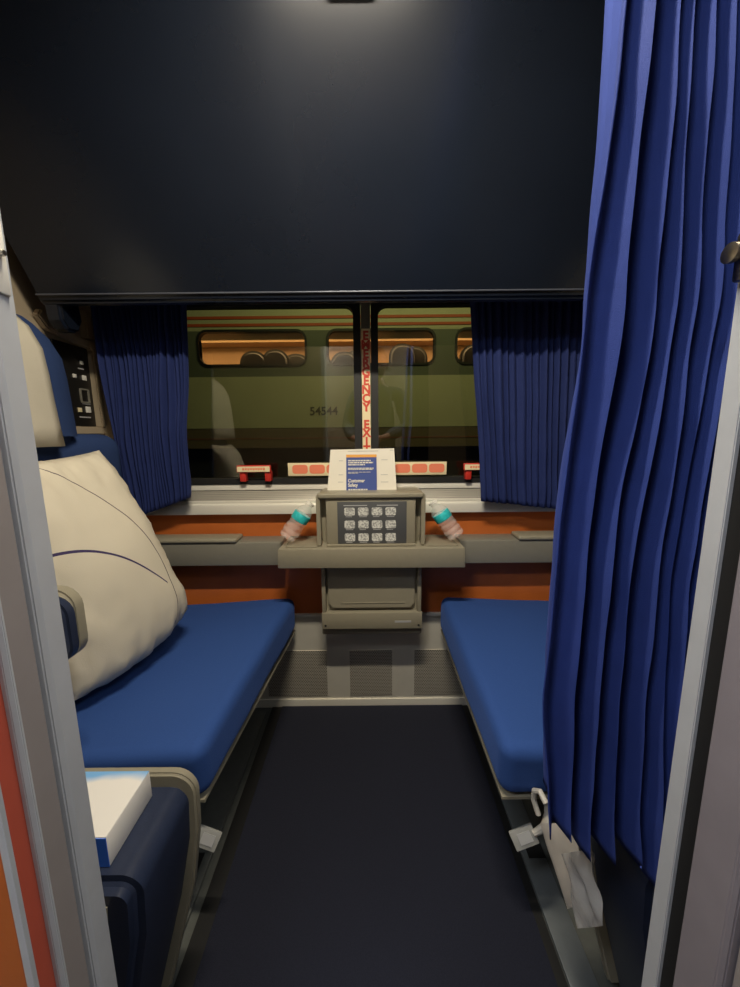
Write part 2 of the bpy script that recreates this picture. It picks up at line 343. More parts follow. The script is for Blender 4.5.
# ------------------------------------------------------------------ floor mat, tracks
cm = empty('floor_mat', (0, .9, 0), 'dark blue-black carpet mat running between the two seats', 'mat')
obj('carpet', bx(-.366, .366, -.2, 1.358, .0, .008, bev=.002), M['carpet'], cm)
b = B(); box(b, -.405, -.366, -.2, 1.358, 0, .004); box(b, .366, .387, -.2, 1.358, 0, .004); obj('edge_binding_and_shadow', b, M['black'], cm)  # left is binding; right strip stands in for black shadow beside the track
t = empty('seat_track', (.414, .9, 0), 'grey metal floor track under the right seat', 'track')
obj('rail', bx(.389, .447, .33, 1.33, 0, .010, bev=.002), M['track'], t)
obj('slot', bx(.403, .447, .80, .855, .0095, .0112), M['black'], t)
t = empty('seat_track', (-.46, .9, 0), 'grey metal floor track under the left seat', 'track')
obj('rail', bx(-.500, -.425, .33, 1.33, 0, .010, bev=.002), M['floor'], t)
obj('slot', bx(-.500, -.445, .765, .82, .0095, .0112), M['black'], t)

# ------------------------------------------------------------------ upper berth
up = empty('upper_berth', (0, 1.1, 1.5), 'dark glossy folded upper berth slanting above the window', 'berth')
obj('shell', prof(B(), [(1.100,1.486),(1.106,1.468),(1.125,1.462),(1.195,1.515),(1.21,1.60),(1.00,2.0),(.80,1.985),(.822,1.915)], -.915, .925, bev=.006, seg=3), M['berth'], up)
obj('edge_highlight', tube(B(), [(-.912,1.0965,1.485),(.920,1.0965,1.485)], .0026, 8), M['berthhighlight'], up, smooth=60)  # highlight along the berth's bottom edge, put into a paler colour
obj('handle', prof(B(), [(.790,1.905),(.790,1.920),(.815,1.935),(.828,1.915),(.805,1.898)], -.075, .02, bev=.003), M['black'], up)
obj('hinge_arm', prof(B(), [(1.11,1.50),(1.118,1.425),(1.14,1.40),(1.18,1.405),(1.20,1.44),(1.19,1.52)], -.912, -.865, bev=.008, seg=3), M['berth'], up)
obj('hinge_arm', prof(B(), [(1.11,1.50),(1.118,1.425),(1.14,1.40),(1.18,1.405),(1.20,1.44),(1.19,1.52)], .870, .920, bev=.008, seg=3), M['berth'], up)

# lights of the room
cl = empty('ceiling_light', (-.05, .34, 1.94), 'slim warm strip light tilted in the corner above the doorway', 'lamp')
obj('housing', prof(B(), [(.32,1.98),(.32,1.92),(.335,1.918),(.385,1.972),(.385,1.98)], -.24, .14, bev=.002), M['tan'], cl)
obj('diffuser', prof(B(), [(.340,1.9215),(.3425,1.9195),(.3835,1.9655),(.381,1.9675)], -.225, .125), M['lamp'], cl)
for x in (-.55, .75):
    c2 = empty('corridor_light', (x, -.30, 2.06), 'cool white corridor ceiling light outside the doorway', 'lamp', 'corridor ceiling lights')
    obj('housing', ring(B(), rr(x, -.30, .58, .22, .02), rr(x, -.30, .52, .17, .02), 2.038, 2.06, 'z'), M['jamb'], c2)
    obj('diffuser', bx(x-.265, x+.265, -.385, -.215, 2.045, 2.058), M['lampc'], c2)

# ------------------------------------------------------------------ switch panel and wall moulding at the left
mo = empty('corner_moulding', (-.97, 1.3, 1.12), 'tan plastic moulding framing the switch panel in the left corner', 'moulding')
def yz(pts, x0, x1, m, nm, bev=.004): return obj(nm, prof(B(), pts, x0, x1, bev=bev), m, mo)
yz([(1.352,1.13),(1.368,1.13),(1.368,1.42),(1.340,1.42),(1.332,1.40),(1.345,1.39)], -.98, -.952, M['tan'], 'post')
yz([(1.15,1.450),(1.18,1.420),(1.25,1.405),(1.345,1.395),(1.365,1.41),(1.365,1.422),(1.26,1.430),(1.20,1.445),(1.165,1.472)], -.98, -.958, M['tan'], 'ledge')
yz([(1.16,1.105),(1.368,1.105),(1.368,1.132),(1.16,1.132)], -.98, -.955, M['tan'], 'lower_rail')
yz([(1.335,1.43),(1.368,1.43),(1.368,1.52),(1.335,1.52)], -.98, -.955, M['tan'], 'upper_post')
swp = empty('switch_panel', (-.975, 1.28, 1.13), 'black control panel with white switches on the wall behind the left headrest', 'control panel')
obj('plate', bx(-.980, -.968, 1.20, 1.343, 1.134, 1.396, bev=.002), M['panelblack'], swp)
for (y, z, s, m_) in ((1.300,1.338,.012,'white'),(1.302,1.287,.016,'white'),(1.300,1.180,.020,'white'),(1.265,1.180,.014,'cream'),(1.262,1.290,.012,'white')):
    obj('switch', bx(-.968, -.963, y, y+s, z, z+s, bev=.001), M[m_], swp)
obj('socket', ring(B(), rr(1.303,1.235,.040,.048,.004,2), rr(1.303,1.235,.030,.038,.003,2), -.968, -.964, 'x'), M['taupe2'], swp)
for z, y0, y1 in ((1.162,1.27,1.32),(1.207,1.29,1.325),(1.322,1.29,1.315)):
    obj('print_line', bx(-.9682,-.9672,y0,y1,z,z+.004), M['greyink'], swp)

# ------------------------------------------------------------------ seats
def round_box(P, r, crown=0, seed=0, mid=10, k=5, wob=.003):
    """a soft box: rounded edges in its own size, then fitted to the eight corners P"""
    P = [Vector(p) for p in P]
    D = [(P[1]-P[0]).length/2, (P[3]-P[0]).length/2, (P[4]-P[0]).length/2]
    A = []
    for d in D:
        rr_ = min(r, d*.98); a = [-d + rr_*(1-math.cos(math.pi/2*i/k)) for i in range(k)]
        a = a[:] + [(-d+rr_) + (2*d-2*rr_)*i/mid for i in range(mid+1)] + [-t for t in a[::-1]]
        A.append(a)
    n = len(A[0])-1; b = B(); V = {}
    def vert(i, j, l):
        if (i, j, l) in V: return V[i, j, l]
        q = Vector((A[0][i], A[1][j], A[2][l])); inn = Vector([max(-(D[t]-min(r, D[t]*.98)), min(D[t]-min(r, D[t]*.98), q[t])) for t in range(3)])
        e = q-inn
        if e.length > 1e-9: q = inn + e.normalized()*min(r, min(D)*.98)
        t0, t1, t2 = [(q[t]/D[t]+1)/2 for t in range(3)]
        p = ((P[0]*(1-t0)+P[1]*t0)*(1-t1) + (P[3]*(1-t0)+P[2]*t0)*t1)*(1-t2) + ((P[4]*(1-t0)+P[5]*t0)*(1-t1) + (P[7]*(1-t0)+P[6]*t0)*t1)*t2
        up_ = (P[4]-P[0]).normalized()
        p += up_*crown*(1-(2*t0-1)**2)*(1-(2*t1-1)**2)*(1 if t2 > .5 else 0)
        p += Vector((noise.noise(p*7+Vector((seed,0,0))), noise.noise(p*7+Vector((0,seed,9))), noise.noise(p*7+Vector((5,0,seed)))))*wob
        V[i, j, l] = b.verts.new(p); return V[i, j, l]
    for l in (0, n):
        for i in range(n):
            for j in range(n): b.faces.new([vert(i,j,l), vert(i+1,j,l), vert(i+1,j+1,l), vert(i,j+1,l)])
    for j in (0, n):
        for i in range(n):
            for l in range(n): b.faces.new([vert(i,j,l), vert(i+1,j,l), vert(i+1,j,l+1), vert(i,j,l+1)])
    for i in (0, n):
        for j in range(n):
            for l in range(n): b.faces.new([vert(i,j,l), vert(i,j+1,l), vert(i,j+1,l+1), vert(i,j,l+1)])
    return b
def cushion(P, name, parent, m, seed, r=.03, crown=.004):
    return obj(name, round_box(P, r, crown, seed), m, parent, 80)
def seat(sg, label):
    s = empty('train_seat', (sg*.66, .98, 0), label, 'seat')
    xf, xn = (.286, .343) if sg < 0 else (.262, .262)
    X = lambda x: sg*x
    zt, zb = .493, .355
    P = [(X(xn),.655,zb),(X(.80),.655,zb),(X(.80),1.34,zb),(X(xf),1.34,zb),(X(xn-.004),.640,zt-.008),(X(.80),.640,zt-.034),(X(.80),1.34,zt-.030),(X(xf),1.34,zt)]
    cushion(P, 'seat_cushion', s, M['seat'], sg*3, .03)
    P = [(X(xn+.006),.662,.345),(X(.83),.662,.345),(X(.83),1.335,.345),(X(xf+.006),1.335,.345)]
    P += [(p[0], p[1], .353) for p in P]
    obj('seat_pan', hexa(B(), P, .001, 1), M['taupe'], s)
    # base under the seat
    b = B(); hexa(b, [(X(.52),.67,.0),(X(.96),.67,0),(X(.96),1.33,0),(X(.52),1.33,0),(X(.46),.67,.344),(X(.96),.67,.344),(X(.96),1.33,.344),(X(.46),1.33,.344)], .01)
    obj('base', b, M['taupe2'], s)
    # backrest, leaning back a little
    P = [(X(.79),.625,.44),(X(.93),.625,.44),(X(.93),1.22,.44),(X(.79),1.22,.44),(X(.790),.64,1.105),(X(.93),.64,1.105),(X(.93),1.215,1.105),(X(.790),1.215,1.105)]
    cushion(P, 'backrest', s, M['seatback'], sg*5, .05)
    # headrest with side wings and a cloth cover
    b = B(); n = 14
    def hx(y, z):
        e = max(0, (y-.93)/.11); return .765 + (z-1.08)*.05 + .055*max(0, (z-1.27)/.12)**2 + .034*min(1, e)**2
    hexp = []
    rows = [1.083, 1.10, 1.15, 1.20, 1.25, 1.30, 1.345, 1.375, 1.388]
    grid = []
    for z in rows:
        inset = 0 if z < 1.27 else .060*((z-1.27)/.118)**2.2
        grid.append([(.62+inset + (.415-2*inset)*i/n, z) for i in range(n+1)])
    F = [[b.verts.new((X(hx(y, z)), y, z)) for y, z in r] for r in grid]
    K = [[b.verts.new((X(.93 if z < 1.37 else .915), y, z)) for y, z in r] for r in grid]
    R_ = len(rows)
    for i in range(R_-1):
        for j in range(n):
            b.faces.new([F[i][j], F[i][j+1], F[i+1][j+1], F[i+1][j]]); b.faces.new([K[i][j], K[i+1][j], K[i+1][j+1], K[i][j+1]])
        b.faces.new([F[i][0], F[i+1][0], K[i+1][0], K[i][0]]); b.faces.new([F[i][n], K[i][n], K[i+1][n], F[i+1][n]])
    for j in range(n):
        b.faces.new([F[0][j], K[0][j], K[0][j+1], F[0][j+1]]); b.faces.new([F[-1][j], F[-1][j+1], K[-1][j+1], K[-1][j]])
    bmesh.ops.recalc_face_normals(b, faces=b.faces[:])
    bmesh.ops.bevel(b, geom=[e for e in b.edges if e.calc_face_angle(0) > .9], offset=.018, segments=4, affect='EDGES')
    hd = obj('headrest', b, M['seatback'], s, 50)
    # cloth cover draped over the headrest
    b = B(); G = []
    path = []
    for z in (1.072, 1.12, 1.18, 1.24, 1.30, 1.35, 1.378, 1.392): path.append(z)
    for i, z in enumerate(path):
        row = []
        for j in range(13):
            y = .655 + .275*j/12; ww = .007 + .0015*math.sin(j*1.3+i)
            top = min(1, max(0, (z-1.35)/.045))
            row.append(b.verts.new((X(hx(y, z) - ww + .012*top), y - (.012 if j == 12 else 0)*(z-1.1)/.3, z + .004)))
        G.append(row)
    for dx in (.03, .07):
        G.append([b.verts.new((X(.85+dx), .655+.275*j/12, 1.398)) for j in range(13)])
    for i in range(len(G)-1):
        for j in range(12): b.faces.new([G[i][j], G[i][j+1], G[i+1][j+1], G[i+1][j]])
    c = obj('headrest_cover', b, M['cover'], s, 60); c['label'] = 'off-white cloth headrest cover'
    md = c.modifiers.new('s', 'SOLIDIFY'); md.thickness = .003; md.offset = 1
    return s
sL = seat(-1, 'blue seat at the left with the white pillow leaning on it')
sR = seat(1, 'blue empty seat at the right, beside the long door curtain')

# near armrests of both seats
def arm(sg, label, xe, seat_):
    a = empty('armrest', Vector((sg*.6, .48, 0)) - seat_.location, label); a.parent = seat_
    X = lambda x: sg*x
    def arc(cx, cz, r, a0, a1, n=7): return [(cx + r*math.cos(math.radians(a0+(a1-a0)*k/n)), cz + r*math.sin(math.radians(a0+(a1-a0)*k/n))) for k in range(n+1)]
    sh = [(X(x), z) for x, z in arc(xe+.040, .490, .040, 180, 90) + [(xe+.5, .530), (xe+.5, .06), (xe+.085, .06), (xe+.020, .30), (xe+.002, .42)]]
    obj('shell', prof(B(), sh, .550, .568, 'y', bev=.004, seg=3), M['taupe'], a)
    pd = [(X(x), z) for x, z in arc(xe+.036, .488, .030, 180, 90) + [(xe+.5, .518), (xe+.5, .06), (xe+.10, .06), (xe+.035, .30), (xe+.010, .42)]]
    obj('pad', prof(B(), pd, .398, .552, 'y', bev=.014, seg=5), M['navyvinyl'], a)
    sd = [(xe+.045, .492), (xe+.05, .44), (xe+.085, .28), (xe+.14, .08), (xe+.49, .08), (xe+.49, .492)]
    obj('side_panel', prof(B(), [(X(x), z) for x, z in sd], .392, .400, 'y', bev=.003), M['taupe'], a)
    return a
aL = arm(-1, 'navy padded armrest at the near end of the left seat, under the tissue box', .305, sL)
aR = arm(1, 'navy padded armrest at the near end of the right seat, under the curtain hem', .362, sR)
# upper fold-away side wing of the left seat
a = empty('folding_armrest', Vector((-.60, .61, .70)) - sL.location, 'small rounded navy and tan armrest end standing in front of the pillow'); a.parent = sL
def slab(x0, x1, z0, z1, r, y0, y1, bev=.006):
    return prof(B(), rr((x0+x1)/2, (z0+z1)/2, x1-x0, z1-z0, r, 5), y0, y1, 'y', bev=bev, seg=3)

obj('pad', slab(-.80, -.512, .712, .830, .032, .580, .612, .009), M['navyvinyl'], a)
obj('shell', slab(-.80, -.517, .706, .838, .036, .606, .636, .006), M['taupe'], a)

# ------------------------------------------------------------------ pillow
def pillow():
    A, Bc, C, D = Vector((-.745,1.035,1.062)), Vector((-.573,1.085,.575)), Vector((-.675,.745,.515)), Vector((-.775,.68,1.05))
    n = 48; b = B(); uvl = b.loops.layers.uv.new('UVMap'); nrm = (A-D).cross(C-D).normalized()
    if nrm.x < 0: nrm = -nrm
    F, K, UV = {}, {}, {}
    for i in range(n+1):
        for j in range(n+1):
            u, v = i/n, j/n       # u: near->far, v: bottom->top
            a_, c_ = 2*u-1, 2*v-1
            # sides pull in between the corners
            uu = .5 + a_*.5*(1 - .055*(1-c_*c_)); vv = .5 + c_*.5*(1 - (.045 if c_ > 0 else -.13*c_*c_)*(1-a_*a_))
            p = (C*(1-uu)+Bc*uu)*(1-vv) + (D*(1-uu)+A*uu)*vv
            t = max(0, (1-a_**4)*(1-c_**4))**.55
            w_ = noise.noise(Vector((u*3, v*3, 1)))*.012
            edge = max(abs(a_), abs(c_))**6
            wr = noise.noise(Vector((u*22, v*22, 5)))*.013*edge + noise.noise(Vector((u*9, v*9, 2)))*.006*abs(c_*a_)**.5 + math.sin(v*26+u*5)*.003*(abs(a_)**4) + math.sin(u*31)*.004*(abs(c_)**5)
            sag = .02*(1-v)
            F[i,j] = b.verts.new(p + nrm*(t*(.075+sag+w_)+wr)); UV[F[i,j]] = (u, v)
            if 0 < i < n and 0 < j < n: K[i,j] = b.verts.new(p - nrm*(t*.055) + nrm*wr); UV[K[i,j]] = (u, v)
            else: K[i,j] = F[i,j]
    for i in range(n):
        for j in range(n):
            b.faces.new([F[i,j],F[i+1,j],F[i+1,j+1],F[i,j+1]])
            q = [K[i,j],K[i,j+1],K[i+1,j+1],K[i+1,j]]
            if any(v not in (F[i,j],F[i+1,j],F[i+1,j+1],F[i,j+1]) for v in q):
                b.faces.new(q)
    for f in b.faces:
        for l in f.loops: l[uvl].uv = UV[l.vert]
    return b
po = obj('pillow', pillow(), M['pillow'], smooth=80)
tag(po, 'cream white pillow with two dark curved stripes leaning on the left seat', 'pillow')

# ------------------------------------------------------------------ tissue box
tb = empty('tissue_box', (-.475, .47, .519), 'flat white and blue tissue box lying on the left armrest', 'tissue box')
obj('carton', bx(-.592, -.360, .4215, .522, .519, .5655, bev=.0012), M['tissue_w'], tb)
o = obj('printed_top', bx(-.5915, -.3605, .422, .5215, .5650, .5662), M['tissue_top'], tb, origin=(-.475, .47, .519))
obj('blue_end', bx(-.5915, -.3603, .4205, .4216, .5195, .5650), mat('bright_blue_print', (.03, .14, .62), .5), tb)

# ------------------------------------------------------------------ wall rails with pads
for sg, lab in ((-1, 'grey rail with a tan elbow pad on the window wall left of the table'), (1, 'grey rail with a tan elbow pad on the window wall right of the table')):
    r = empty('wall_rail', (sg*.65, 1.31, .64), lab, 'armrest')
    x0, x1 = sorted((sg*.318, sg*.97)); obj('rail', bx(x0, x1, 1.280, YW, .634, .721, bev=.006), M['taupe2'], r)
    xi = .475 if sg < 0 else .525
    x0, x1 = sorted((sg*xi, sg*.96)); obj('elbow_pad', bx(x0, x1, 1.272, 1.350, .7205, .737, bev=.007, seg=3), M['taupe'], r)

# ------------------------------------------------------------------ fold-out table unit
tu = empty('folding_table_unit', (.002, 1.30, .37), 'taupe plastic folded table unit with a tray ledge under the window', 'table')
c = .002
b = prof(B(), [(c-.182,.375),(c+.182,.375),(c+.165,.66),(c+.180,.885),(c+.176,.900),(c+.170,.905),(c-.170,.905),(c-.176,.900),(c-.180,.885),(c-.165,.66)], 1.262, YW-.001, 'y', bev=.003)
obj('housing', b, M['taupe'], tu)
def FW(b, dy=-.030, dz=.007):
    bmesh.ops.translate(b, verts=b.verts[:], vec=(0, dy, dz)); return b
# raised side cheeks and top lip
for sg in (-1, 1):
    b = prof(B(), [(c+sg*.181,.7215),(c+sg*.1675,.7215),(c+sg*.1675,.90),(c+sg*.1815,.893)], 1.236, 1.263, 'y', bev=.002); obj('side_cheek', FW(b), M['taupe'], tu)
obj('top_lip', bx(c-.174, c+.174, 1.200, 1.285, .890, .907, bev=.005, seg=3), M['taupe'], tu)
obj('upper_leaf', bx(c-.149, c+.149, 1.210, 1.262, .727, .890, bev=.004), M['taupe'], tu)
obj('leaf_edge', bx(c-.149, c+.149, 1.200, 1.262, .7270, .734, bev=.001), M['taupe'], tu)
dp = obj('instruction_panel', bx(-.109, .121, 1.2078, 1.2102, .735, .878, bev=.0006), M['darkgrey'], tu)
b = B()
for r_ in range(3):
    for q in range(4):
        x = -.0685 + q*.0455; z = .838 - r_*.0440
        prof(b, rr(x, z, .035, .027, .005, 3), 1.2370, 1.2380, 'y')
pg = obj('pictograms', FW(b), M['picto'], dp)
for x0, x1, z in ((-.088,-.010,.8585),(.022,.092,.8585)): obj('print_line', FW(bx(x0, x1, 1.2371, 1.2379, z-.0015, z+.0015)), M['greyink'], dp)
for r_ in range(3):
    for q in range(4):
        x = -.0685 + q*.0455; z = .838 - r_*.0440 - .0175; obj('print_line', FW(bx(x-.013, x+.008+.004*((q+r_) % 2), 1.2371, 1.2379, z-.0010, z+.0010)), M['greyink'], dp)
# tray ledge with wings
b = B()
P = [(-.309,1.182,.659),(.315,1.182,.656),(.315,1.262,.659),(-.309,1.262,.659),(-.306,1.180,.7255),(.312,1.180,.7255),(.305,1.345,.7265),(-.299,1.345,.7265)]
hexa(b, P, .0035); obj('tray_ledge', b, M['taupe'], tu)
obj('tray_recess', ring(B(), [(x, y) for x, y in rr(-.232, 1.262, .115, .13, .015)], rr(-.232, 1.262, .108, .123, .012), .7262, .7285, 'z'), M['taupe'], tu)
obj('tray_recess', ring(B(), [(x, y) for x, y in rr(.238, 1.262, .115, .13, .015)], rr(.238, 1.262, .108, .123, .012), .7262, .7285, 'z'), M['taupe'], tu)
# lower leaf and bottom bar
b = prof(B(), [(c-.157,.655),(c+.157,.655),(c+.153,.500),(c+.138,.484),(c-.138,.484),(c-.153,.500)], 1.246, 1.263, 'y', bev=.003); obj('lower_leaf', b, M['taupe'], tu)
obj('finger_groove', bx(c-.108, c+.118, 1.2440, 1.2462, .503, .507, bev=.0008), M['cream'] if False else M['taupe'], tu)
for sg in (-1, 1):
    x0, x1 = sorted((c+sg*.162, c+sg*.176)); obj('side_frame', bx(x0, x1, 1.240, 1.263, .46, .655, bev=.002), M['taupe'], tu)
bb = obj('bottom_bar', bx(c-.178, c+.180, 1.236, 1.264, .409, .472, bev=.004), M['taupe'], tu)
for x in (c-.165, c+.167): obj('screw', tube(B(), [(x, 1.2365, .424), (x, 1.2345, .424)], .004, 10), M['black'], tu)
obj('badge', bx(c+.082, c+.140, 1.2352, 1.2362, .434, .441), M['greyink'], tu)

# white card with the blue safety brochure
cd = empty('white_card', (-.022, 1.29, .906), 'white paper sheet propped upright on top of the table unit', 'paper')
P = [(-.1475,1.275,.9065),(.0925,1.275,.9065),(.0925,1.2762,.9065),(-.1475,1.2762,.9065),(-.1345,1.290,1.046),(.0845,1.290,1.049),(.0845,1.2912,1.049),(-.1345,1.2912,1.046)]
obj('sheet', hexa(B(), P), M['paper'], cd)
for x0, x1, z in ((-.075,.030,1.0405),(.070,.082,1.043),(-.106,-.092,1.008),(.040,.062,1.010),(-.108,-.092,.960),(.038,.062,.959),(-.110,-.092,.935),(.038,.064,.934)):
    y = 1.275 + (z-.9065)*.106; obj('print_line', bx(x0, x1, y-.0008, y+.0002, z-.0008, z+.0008), M['greyink'], cd)
br = empty('safety_brochure', (-.029, 1.27, .9065), 'blue Customer Safety brochure with an orange top band against the white sheet', 'brochure')
P = [(-.0815,1.2700,.9065),(.0240,1.2700,.9065),(.0240,1.2712,.9065),(-.0815,1.2712,.9065),(-.0805,1.2830,1.0290),(.0235,1.2830,1.0290),(.0235,1.2842,1.0290),(-.0805,1.2842,1.0290)]
obj('blue_sheet', hexa(B(), P), M['blueink'], br)
P = [(-.0806,1.2818,1.0195),(.0236,1.2818,1.0195),(.0236,1.2822,1.0195),(-.0806,1.2822,1.0195),(-.0805,1.2826,1.0290),(.0235,1.2826,1.0290),(.0235,1.2830,1.0290),(-.0805,1.2830,1.0290)]
obj('orange_band', hexa(B(), P), M['orangeink'], br)
tl = math.degrees(math.atan(.106)); 
def by(z): return 1.2700 + (z-.9065)*.106 - .0006
for i, (wd, z, h) in enumerate(((.078,1.0085,.0045),(.086,1.0015,.0045),(.058,.9945,.0045),(.088,.9825,.0032),(.086,.9785,.0032),(.078,.9690,.0016),(.034,.9655,.0016),(.066,.9095,.0045))):
    b = B(); x = -.0745; rnd = random.Random(i)
    while x < -.0745 + wd:
        l = rnd.uniform(.004, .013); box(b, x, min(x+l, -.0745+wd), by(z)-.0003, by(z)+.0003, z-h/2, z+h/2); x += l + .0016
    obj('text_line', b, M['white'], br)
for s_, z in (('Customer', .9395), ('Safety', .9245)):
    text('title_text', s_, .0165, (-.0755, by(z), z), M['white'], br, rot=(90-tl, 0, 0), bold=.0005, align='LEFT', sx=.85)

# ------------------------------------------------------------------ water bottles
def bottle(base, top, lab, seed):
    base, top = Vector(base), Vector(top); ax = (top-base); L_ = ax.length; q = Vector((0,0,1)).rotation_difference(ax.normalized())
    e = empty('water_bottle', base, lab, 'bottle')
    def lathe(pr, n=20, cr=0):
        b = B(); R_ = []
        for t, r in pr:
            row = []
            for k in range(n):
                a = 2*math.pi*k/n; rr_ = r*(1 + cr*noise.noise(Vector((math.cos(a)*2, math.sin(a)*2, t*6+seed))))
                row.append(b.verts.new(base + q @ Vector((rr_*math.cos(a), rr_*math.sin(a), t*L_))))
            R_.append(row)
        for x, y in zip(R_, R_[1:]):
            for k in range(n): b.faces.new([x[k], x[(k+1) % n], y[(k+1) % n], y[k]])
        b.faces.new(R_[0][::-1]); b.faces.new(R_[-1]); return b
    R0 = .030
    pr = [(.0, R0*.5), (.015, R0*.85), (.05, R0), (.10, R0), (.13, R0*.93), (.17, R0), (.24, R0), (.27, R0*.92), (.31, R0), (.38, R0), (.41, R0*.92), (.45, R0), (.47, R0*.97), (.68, R0*.97), (.72, R0*.98), (.80, R0*.8), (.87, R0*.5), (.90, R0*.42), (.92, R0*.48), (.93, R0*.42), (.955, R0*.42)]
    obj('body', lathe(pr, cr=.16), M['bottle'], e, smooth=40)
    obj('label_wrap', lathe([(.50, R0*.985), (.515, R0*1.02), (.675, R0*1.02), (.69, R0*.985)], cr=.06), M['teal'], e, smooth=40)
    obj('cap', lathe([(.945, R0*.40), (.95, R0*.52), (.99, R0*.52), (1.0, R0*.45)]), M['white'], e, smooth=40)
    return e
bottle((-.290, 1.240, .746), (-.205, 1.262, .866), 'small clear water bottle with teal label leaning at the left of the table unit', 1)
bottle((.299, 1.240, .746), (.214, 1.262, .866), 'small clear water bottle with teal label leaning at the right of the table unit', 5)

# ------------------------------------------------------------------ window curtains
def pleats(name, xt, xb, zt, zb, y0, amp, n, seed, m, rows=40, per=8, thick=.0015, parent=None):
    """xt=(x0,x1) at the top, xb at the hem, zb=(z at x0, z at x1)"""
    b = B(); rnd = random.Random(seed); N_ = n*per
    wd = [rnd.uniform(.6, 1.5) for _ in range(n)]; tot = sum(wd); cum = [0]
    for w_ in wd: cum.append(cum[-1] + w_/tot)
    am = [rnd.uniform(.65, 1.25) for _ in range(n)]; G = []
    for i in range(rows+1):
        t = i/rows; row = []
        for j in range(N_+1):
            k = min(j//per, n-1); f = (j - k*per)/per; s = cum[k] + (cum[k+1]-cum[k])*f
            wob = noise.noise(Vector((s*5, t*2.2, seed)))*.018*min(1, t*2)
            x = (xt[0]*(1-s)+xt[1]*s)*(1-t) + (xb[0]*(1-s)+xb[1]*s)*t + wob*.6
            z = zt*(1-t) + (zb[0]*(1-s)+zb[1]*s)*t
            y = y0 + amp*am[k]*(math.cos(2*math.pi*f)*.5-.5)*(1-.25*t) + wob*.8 + noise.noise(Vector((s*9, t*7, seed+3)))*.006*t
            row.append(b.verts.new((x, y, z)))
        G.append(row)
    for i in range(rows):
        for j in range(N_): b.faces.new([G[i][j], G[i][j+1], G[i+1][j+1], G[i+1][j]])
    o = obj(name, b, m, parent, 80); md = o.modifiers.new('s', 'SOLIDIFY'); md.thickness = thick; return o
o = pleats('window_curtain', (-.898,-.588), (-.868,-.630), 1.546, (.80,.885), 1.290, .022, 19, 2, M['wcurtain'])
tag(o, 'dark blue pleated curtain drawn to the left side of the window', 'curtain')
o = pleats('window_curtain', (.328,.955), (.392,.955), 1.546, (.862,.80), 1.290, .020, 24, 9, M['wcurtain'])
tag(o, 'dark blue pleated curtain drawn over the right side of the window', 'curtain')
b = B(); box(b, -.945, .975, 1.250, 1.305, 1.547, 1.60); obj('curtain_rail_shade', b, M['black']); tag(bpy.data.objects['curtain_rail_shade'], 'black curtain rail standing in for the shaded recess under the folded berth', 'rail')  # rail box deepened and black, standing in for shade under the berth

# ------------------------------------------------------------------ the long door curtain
# rows: height above the floor -> x of the left edge, then the front ridges, then the right edge
HR = [
 (1.99, [.250,.272,.290,.300,.312,.322,.333,.345,.358,.372]),
 (1.50, [.229,.2475,.2686,.2777,.2924,.303,.314,.326,.345,.372]),
 (1.22, [.213,.245,.274,.291,.3075,.325,.337,.349,.362,.374]),
 (0.95, [.200,.232,.254,.276,.300,.316,.330,.345,.360,.376]),
 (0.80, [.199,.232,.256,.278,.304,.322,.338,.350,.364,.378]),
 (0.66, [.212,.240,.262,.288,.315,.334,.350,.360,.370,.380]),
 (0.55, [.224,.246,.270,.297,.325,.343,.356,.364,.372,.382]),
]
def door_curtain():
    b = B(); per = 14; rows = 110; n = 9; G = []
    for i in range(rows+1):
        t = i/rows; row = []
        for j in range(n*per+1):
            k = min(j//per, n-1); f = (j-k*per)/per; s = j/(n*per)
            hem = .600 - .070*s + .012*math.sin(s*19)
            z = 1.985*(1-t) + hem*t
            zz = z
            q = 0
            while q < len(HR)-2 and HR[q+1][0] > zz: q += 1
            a, c_ = HR[q], HR[q+1]; g = min(1, max(0, (a[0]-zz)/(a[0]-c_[0]))); g = g*g*(3-2*g)*.4 + g*.6
            xa, xb_ = (a[1][k]*(1-g)+c_[1][k]*g), (a[1][k+1]*(1-g)+c_[1][k+1]*g)
            # ridge at f=0 and 1, deep valley between
            ff = f + .16*math.sin(2*math.pi*f)*(1 if k else .3)
            x = xa + (xb_-xa)*ff
            dep = (.022, .098, .090, .098, .090, .040, .085, .075, .060)[k]
            val = (1-math.cos(2*math.pi*f))*.5
            y = .388 - .036*s + dep*val**.52
            y += noise.noise(Vector((k*1.7, z*5, 2)))*.006 + noise.noise(Vector((x*30, z*14, 4)))*.0025
            x += noise.noise(Vector((k*2.3, z*7, 8)))*.0028
            row.append(b.verts.new((x, y, z)))
        G.append(row)
    for i in range(rows):
        for j in range(n*per): b.faces.new([G[i][j], G[i][j+1], G[i+1][j+1], G[i+1][j]])
    o = obj('door_curtain', b, M['curtain'], None, 80); md = o.modifiers.new('s', 'SOLIDIFY'); md.thickness = .0016; return o
o = door_curtain(); tag(o, 'long royal blue pleated curtain hanging at the right side of the doorway', 'curtain')
b = bx(-.40, .45, .375, .395, 1.985, 2.02); o = obj('curtain_track', b, M['jamb']); tag(o, 'slim ceiling track carrying the long door curtain', 'rail')

